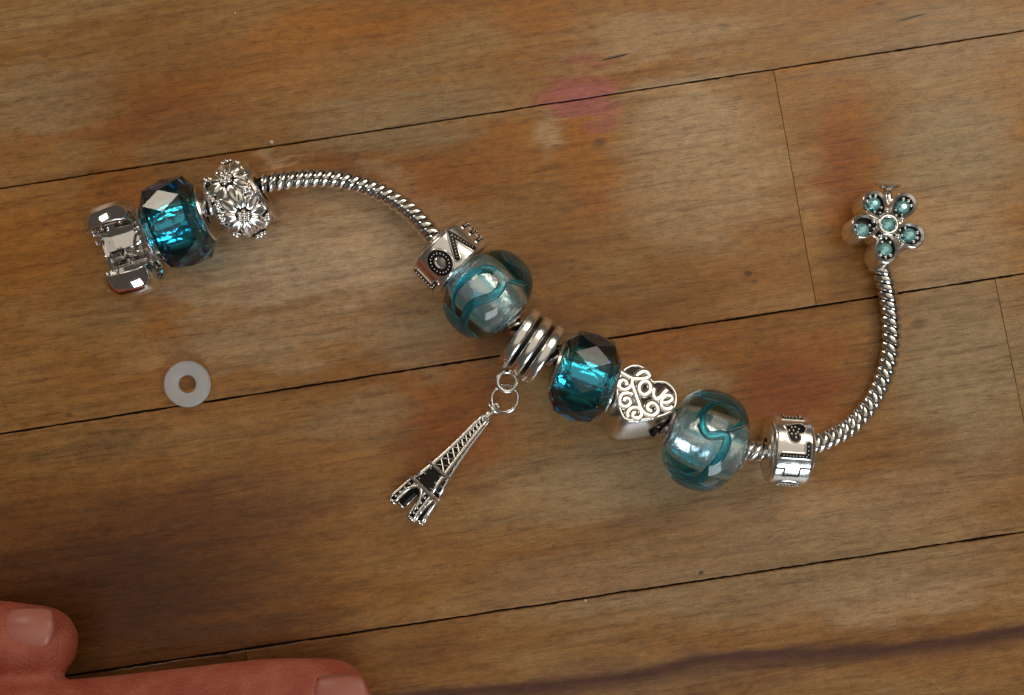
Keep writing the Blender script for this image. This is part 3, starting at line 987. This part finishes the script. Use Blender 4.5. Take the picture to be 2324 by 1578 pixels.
# ------------------------------------------------------------------ heart bead
hc = W(1469, 897, .86)
hn = Vector((.14, .42, .90)).normalized()
ht = thing('heart_bead', 'silver heart bead with curly script reading Love beside the tall glass bead', 'bead', hc)
def C5(x, y): return (x / 4.511 + 1358.2, y / 4.511 + 807.9)
outline = [(545, 262), (500, 160), (430, 105), (350, 92), (270, 125), (215, 190), (185, 290), (180, 400), (190, 500), (222, 590), (255, 650), (340, 672), (460, 662), (580, 640), (690, 605), (770, 555), (800, 470), (795, 390), (755, 320), (690, 272), (620, 262)]
def hp3(x, y, lift=0.0):
    p = on_plane(*C5(x, y), hc, hn)
    return p + hn * lift
def loft(mb, rings):
    n = len(rings[0]); vs = [v for r_ in rings for v in r_]; fs = []
    for j in range(len(rings) - 1):
        for i in range(n):
            fs.append((j*n + i, j*n + (i+1) % n, (j+1)*n + (i+1) % n, (j+1)*n + i))
    fs.append(tuple(range(n))); fs.append(tuple((len(rings)-1)*n + i for i in range(n)))
    mb.add(vs, fs)
ol = [hp3(p.x, p.y) for p in spline([(a, b_, 0) for a, b_ in outline], 3, True)]
cen = sum(ol, Vector()) / len(ol)
mb = MB()
loft(mb, [[cen + (p - cen) * .96 + hn * -.02 for p in ol], [p - hn * .05 for p in ol], [cen + (p - cen) * 1.07 - hn * .2 for p in ol], [cen + (p - cen) * 1.15 - hn * .52 for p in ol], [cen + (p - cen) * 1.10 - hn * .70 for p in ol], [cen + (p - cen) * .98 - hn * .78 for p in ol]])
part('heart_body', mb, silver, ht, angle=42)
mb = MB(); loft(mb, [[cen + (p - cen) * .93 - hn * .03 for p in ol], [cen + (p - cen) * .93 - hn * .012 for p in ol]])
part('dark_ground', mb, bronze, ht)
mb = MB(); mb.tube([cen + (p - cen) * .965 + hn * .0 for p in ol], .028, 8, True)
part('rim', mb, silver, ht, True)
scripts = {
 'letter_l': [[(215, 165), (280, 205), (345, 235), (440, 238), (505, 222), (508, 185), (465, 160), (415, 180), (375, 215)],
              [(345, 235), (335, 285), (362, 360), (395, 450), (430, 545), (490, 605), (560, 610), (600, 565), (585, 505), (535, 485), (495, 515), (505, 560), (545, 565)],
              [(335, 290), (300, 335), (245, 350), (205, 320), (210, 270), (250, 250), (285, 275), (270, 310)]],
 'letter_o': [[(465, 260), (420, 290), (408, 340), (430, 388), (470, 400), (512, 375), (528, 325), (508, 275)]],
 'letter_v': [[(560, 330), (555, 390), (575, 440), (605, 445), (650, 395), (700, 345)]],
 'letter_e': [[(640, 480), (700, 478), (745, 450), (735, 415), (690, 408), (650, 440), (635, 495), (660, 540), (715, 545), (750, 520)]],
 'scroll': [[(350, 400), (300, 385), (235, 395), (210, 450), (225, 510), (280, 520), (320, 485), (305, 440), (262, 440), (255, 475)],
            [(300, 640), (290, 585), (325, 540), (385, 530), (430, 565), (425, 620), (385, 645), (345, 620), (350, 585), (380, 585)]],
}
for nm, sts in scripts.items():
    if nm == 'scroll':
        for st in sts:
            mb = MB(); mb.tube([hp3(p.x, p.y, .012) for p in spline([(a, b_, 0) for a, b_ in st], 4)], .058, 10, flat=.42, up=hn)
            part('scroll', mb, silver, ht, True)
    else:
        mb = MB()
        for st in sts:
            cl = nm == 'letter_o'
            mb.tube([hp3(p.x, p.y, .012) for p in spline([(a, b_, 0) for a, b_ in st], 4, cl)], .060, 10, cl, flat=.44, up=hn)
        part(nm, mb, silver, ht, True)
# hole through which the chain runs
p0 = W(1481, 977, .60)
mb = MB(); mb.tube([p0, p0 + Vector((.05, -.03, 0))], .085, 20, up=(0, 0, 1))
mbh = part('thread_hole', mb, tarnish, ht, angle=40)

# ------------------------------------------------------------------ star flower bead and chain end
fc_ = W(2013, 511, .80)
fn = Vector((.03, .12, .99)).normalized()
fl = thing('flower_bead', 'silver five petal flower bead with pale teal stones at the right chain end', 'bead', fc_)
def C6(x, y): return (x * 550 / 1607 / 1.708 + 3150 / 1.708, y * 550 / 1607 / 1.708 + 660 / 1.708)
def fp(x, y, lift=0.0): return on_plane(*C6(x, y), fc_, fn) + fn * lift
FCEN = (852, 618)
tips = [((640, 265), (705, 372), 132), ((1120, 300), (1035, 410), 132), ((1240, 790), (1110, 725), 125), ((835, 1030), (835, 890), 118), ((460, 640), (572, 668), 118)]
def petal_outline(tip, k=1.0):
    tx, ty = tip; cx, cy = FCEN
    dx, dy = tx - cx, ty - cy; L = math.hypot(dx, dy); ux, uy = dx / L, dy / L
    L *= 1.08
    out = []
    n = 24
    for i in range(n):
        a = 2 * math.pi * i / n
        t = .58 + .42 * math.cos(a)
        wd = 172 * math.sin(a) * (.60 + .40 * (t - .16) / .84)
        # shrink about the petal's middle
        t2 = .60 + (t - .60) * k; wd *= k
        out.append((cx + ux * L * t2 - uy * wd, cy + uy * L * t2 + ux * wd))
    return out
def gem(mb, r, z):
    n = 8
    vs = [(r * math.cos(2*math.pi*i/n), r * math.sin(2*math.pi*i/n), z) for i in range(n)]
    vs += [(r * .72 * math.cos(2*math.pi*(i+.5)/n), r * .72 * math.sin(2*math.pi*(i+.5)/n), z + r * .55) for i in range(n)]
    vs += [(r * .34 * math.cos(2*math.pi*i/n), r * .34 * math.sin(2*math.pi*i/n), z + r * .72) for i in range(n)]
    fs = []
    for b0, o0 in ((0, 0), (n, 1)):
        for i in range(n):
            a, b_, c, d = b0 + i, b0 + (i+1) % n, b0 + n + i, b0 + n + (i+1) % n
            fs += ([(a, b_, c), (b_, d, c)] if o0 == 0 else [(a, b_, d), (a, d, c)])
    fs.append(tuple(2*n + i for i in range(n)))
    mb.add(vs, fs)
for ip, (tip, st, r_) in enumerate(tips):
    po = petal_outline(tip)
    P3 = [fp(a, b_) for a, b_ in po]
    P2 = [fp(a, b_) for a, b_ in petal_outline(tip, .71)]
    eps = .0007 * ip
    mb = MB()
    cc = sum(P3, Vector()) / len(P3)
    n = len(P3)
    rings = [[p - fn * .43 for p in P3], [p - fn * (.05 + eps) for p in P3], [cc + (p - cc) * .97 - fn * (.012 + eps) for p in P3], [cc + (p - cc) * .90 - fn * eps for p in P3], [p - fn * (.02 + eps) for p in P2], [p - fn * (.10 + eps) for p in P2]]
    vs = [v for q in rings for v in q]; fs = []
    for j in range(len(rings) - 1):
        for i in range(n): fs.append((j*n + i, j*n + (i+1) % n, (j+1)*n + (i+1) % n, (j+1)*n + i))
    fs.append(tuple(range(n)))
    mb.add(vs, fs)
    pt = part('petal', mb, silver, fl, angle=50)
    mb = MB()
    mb.add([p - fn * (.085 + eps) for p in [fp(a, b_) for a, b_ in petal_outline(tip, .74)]], [tuple(range(n))])
    part('dark_ground', mb, tarnish, pt)
    sc_ = fp(*st)
    u = (fp(st[0] + 50, st[1]) - sc_).normalized(); v = fn.cross(u)
    Ms = Matrix(((u.x, v.x, fn.x, sc_.x), (u.y, v.y, fn.y, sc_.y), (u.z, v.z, fn.z, sc_.z), (0, 0, 0, 1)))
    mb = MB()
    rr = .112
    rot_ = Matrix.Rotation(R(-90), 4, 'Y')
    gem(mb, rr, -.08)
    part('stone', mb, stone_glass, pt, M=Ms)
    mb = MB()
    d = (Vector((tip[0], tip[1])) - Vector(FCEN)).normalized(); pr = Vector((-d.y, d.x))
    for (a, b_) in ((1, 0), (.75, .75), (.75, -.75), (-.9, .6), (-.9, -.6), (-1.4, 0), (-1.75, .28), (-1.75, -.28)):
        q = Vector(st) + d * a * 90 + pr * b_ * 75
        mb.ball(fp(q.x, q.y, -.04), .030 if a > 0 else .024, 7, 5)
    o = part('claw_granules', mb, silver, pt, True); o['kind'] = 'stuff'
cm = fp(*FCEN)
u = (fp(FCEN[0] + 50, FCEN[1]) - cm).normalized(); v = fn.cross(u)
Ms = Matrix(((u.x, v.x, fn.x, cm.x), (u.y, v.y, fn.y, cm.y), (u.z, v.z, fn.z, cm.z), (0, 0, 0, 1)))
mb = MB(); mb.lathe([(-.5, .2), (-.09, .2), (-.09, .01)], 24); mb.xf(Matrix.Rotation(R(-90), 4, 'Y'))
part('hub', mb, tarnish, fl, angle=40, M=Ms)
mb = MB(); mb.tube([(.128 * math.cos(2*math.pi*i/28), .128 * math.sin(2*math.pi*i/28), .0) for i in range(28)], .032, 8, True)
part('bezel', mb, silver, fl, True, M=Ms)
mb = MB(); gem(mb, .108, -.05)
part('stone', mb, stone_glass, fl, M=Ms)
for i in range(5):
    a = R(90 + 36 + 72 * i + 0)
    mb = MB(); mb.ball((.215 * math.cos(a + R(-36 + 2)), .215 * math.sin(a + R(-36 + 2)), -.005), .042, 8, 6)
    part('granule', mb, silver, fl, True, M=Ms)
mb = MB()
cb = [fp(FCEN[0] + 185 * math.cos(2*math.pi*i/30), FCEN[1] + 185 * math.sin(2*math.pi*i/30)) for i in range(30)]
loft(mb, [[p - fn * .11 for p in cb], [p - fn * .46 for p in cb]])
part('flower_body', mb, silver, fl, angle=40)
# chain end knob that sticks out past the flower: part of the chain
k0, k1 = W(*C6(850, 400), .50), W(*C6(850, 165), .52)
mb = MB(); mb.tube([W(1996, 560, .33), k0, k1], [.07, .07, .062], 14)
part('end_post', mb, chain_silver, chain, True)
dv = (k1 - k0).normalized()
mb = MB(); mb.lathe([(-.035, .03), (-.035, .15), (-.01, .185), (.02, .185), (.04, .15), (.04, .02)], 28)
q = dv.to_track_quat('X', 'Z').to_matrix().to_4x4()
part('end_knob', mb, silver, chain, angle=30, M=Matrix.Translation(k1) @ q @ Matrix.Rotation(R(-18), 4, 'Y'))
e0, e1 = W(1995, 612, .27), W(1990, 575, .30)
mb = MB(); mb.tube([e0, e1], [.155, .165], 24)
part('end_sleeve', mb, silver, chain, angle=40)

# ------------------------------------------------------------------ silicone stopper ring
rc = W(424, 872, .1)
sr = thing('silicone_ring', 'small frosted white rubber stopper ring lying flat across a board seam', 'ring', rc)
mb = MB()
prof = []
ro, ri, hh = .350, .133, .062
for i in range(16):
    a = 2 * math.pi * i / 16
    x = hh * (1 if math.sin(a) > 0 else -1) * abs(math.sin(a)) ** .45
    r_ = (ro + ri) / 2 + (ro - ri) / 2 * (1 if math.cos(a) > 0 else -1) * abs(math.cos(a)) ** .45
    prof.append((x, r_))
mb.lathe(prof, 64, closed=True)
for p in mb.v:
    a = math.atan2(p.y, p.z)
    k = 1 + .02 * noise.noise(Vector((math.cos(a) * 2.5, math.sin(a) * 2.5, 3)))
    p.y *= k; p.z *= k
mb.xf(Matrix.Rotation(R(-90), 4, 'Y'))
part('ring_body', mb, silicone, sr, True, M=Matrix.Translation((rc.x, rc.y, .066)))

# ------------------------------------------------------------------ crumbs
def crumb(px, py, r, label):
    c = W(px, py, 0)
    mb = MB(); mb.ball((0, 0, r * .6), r, 8, 6)
    for p in mb.v: p *= 1 + .35 * noise.noise(p * 30 + Vector((px, 0, 0)))
    o = part('crumb', mb.xf(Matrix.Translation(c)), crumb_mat, None, False)
    o['label'] = label; o['category'] = 'crumb'
crumb(617, 324, .030, 'tiny pale crumb on the upper board above the daisy bead')
crumb(1328, 1362, .022, 'tiny pale crumb beside the lowest long seam')
crumb(534, 30, .014, 'tiny pale speck on the top board near the upper edge')

# ------------------------------------------------------------------ hand
hand_root = thing('hand', 'relaxed hand resting on the table, thumb and index finger reaching in from the left', 'hand', W(-500, 1750))
def P(px, py, z): return W(px, py, z)
mb = MB()
def limb(pts, rs, n=20, fl=.92):
    c = spline([p for p in pts], 6)
    r2 = [q.x for q in spline([(r, 0, 0) for r in rs], 6)]
    mb.tube(c, r2, n, up=(0, 0, 1), flat=fl)
    mb.ball(c[-1], r2[-1], 20, 14, (1, 1, fl)); mb.ball(c[0], r2[0], 16, 12)
# index
limb([P(-760, 1850, 1.6), P(-420, 1760, 1.7), P(-150, 1700, 1.45), P(150, 1672, 1.05), P(400, 1640, .86), P(600, 1614, .74), P(742, 1602, .68)], [.95, .92, .84, .79, .76, .74, .68])
# thumb
limb([P(-1050, 1700, 1.5), P(-700, 1560, 1.5), P(-400, 1490, 1.25), P(-150, 1456, .95), P(0, 1459, .78), P(88, 1463, .70)], [1.0, .95, .80, .66, .60, .56])
# middle, ring, little: out of the picture
limb([P(-760, 2020, 1.7), P(-400, 1960, 2.0), P(-60, 1900, 1.6), P(300, 1880, .95), P(620, 1850, .72)], [.95, .92, .84, .78, .66])
limb([P(-760, 2180, 1.7), P(-420, 2150, 1.9), P(-100, 2110, 1.5), P(220, 2090, .9), P(480, 2070, .68)], [.92, .88, .80, .72, .62])
limb([P(-760, 2330, 1.5), P(-480, 2330, 1.6), P(-220, 2310, 1.2), P(60, 2290, .7), P(200, 2280, .6)], [.85, .8, .72, .62, .55])
# palm and wrist
for (a, b_, z, r_, sc_) in [(-900, 2080, 1.7, 1.6, (1.3, 1.2, .8)), (-1150, 2000, 1.8, 1.6, (1.4, 1.15, .85)), (-1000, 1860, 1.6, 1.3, (1.3, .9, .9)), (-900, 2240, 1.6, 1.2, (1.3, .9, .85))]:
    mb.ball(P(a, b_, z), r_, 24, 16, sc_)
limb([P(-1100, 2010, 1.8), P(-1500, 2060, 2.2), P(-1900, 2150, 2.6)], [1.7, 1.8, 2.1])
me = mb.mesh('hand_skin', skin, True)
tmp = bpy.data.objects.new('tmp', me); C.objects.link(tmp)
rm = tmp.modifiers.new('r', 'REMESH'); rm.mode = 'VOXEL'; rm.voxel_size = .07
sm_ = tmp.modifiers.new('s', 'SMOOTH'); sm_.factor = .5; sm_.iterations = 9
dg = bpy.context.evaluated_depsgraph_get()
me2 = bpy.data.meshes.new_from_object(tmp.evaluated_get(dg), depsgraph=dg)
bpy.data.objects.remove(tmp)
# press in the nail beds and the joint creases
ni = P(772, 1594, 1.30); nt_ = P(57, 1420, 1.20)
for v_ in me2.vertices:
    p = v_.co
    for (q, lx, ly) in ((ni, .44, .36), (nt_, .40, .33)):
        d = ((p.x - q.x) / lx) ** 2 + ((p.y - q.y) / ly) ** 2
        if p.z > .75 and d < 1.6:
            p.z += .035 * math.exp(-((math.sqrt(d) - 1.08) / .14) ** 2)
    for (cx_, cy_) in ((P(330, 1640, 1).x, 0),):
        if p.y < P(0, 1500, 1).y and p.z > .9 and p.y > P(0, 1760, 1).y:
            p.z -= .035 * math.exp(-((p.x - cx_) / .07) ** 2) + .028 * math.exp(-((p.x - cx_ - .16) / .04) ** 2)
for f in me2.polygons: f.use_smooth = True
me2.materials.clear(); me2.materials.append(skin)
me2.name = 'hand_skin'
hs = place('hand_skin', me2, Matrix.Identity(4), hand_root)
def nail(px, py, z, lx, ly, rot_x, ang):
    mb = MB()
    n, m = 16, 14
    vs, fs = [], []
    for i in range(n + 1):
        u = -1 + 2 * i / n
        for j in range(m + 1):
            v = -1 + 2 * j / m
            sq = .18
            wv = v * (1 - sq * (u > 0.0) * u ** 4 - .12 * (u < 0) * u ** 4)
            uu = u * (1 - .22 * v * v * (1 if u > 0 else .6))
            x = uu * lx; y = wv * ly
            zz = -.16 * (wv ** 2) - .07 * uu * uu - (.05 if abs(v) > .99 or abs(u) > .99 else 0)
            vs.append((x, y, zz))
    for i in range(n):
        for j in range(m): fs.append((i*(m+1)+j, (i+1)*(m+1)+j, (i+1)*(m+1)+j+1, i*(m+1)+j+1))
    mb.add(vs, fs)
    M = Matrix.Translation(W(px, py, z)) @ Matrix.Rotation(R(ang), 4, 'Z') @ Matrix.Rotation(R(rot_x), 4, 'X')
    o = part('fingernail', mb, nail_mat, hand_root, True, M=M)
    sol = o.modifiers.new('t', 'SOLIDIFY'); sol.thickness = .03; sol.offset = -1
nail(772, 1596, 1.335, .40, .34, 0, 3)
nail(57, 1424, 1.215, .37, .30, -18, 0)
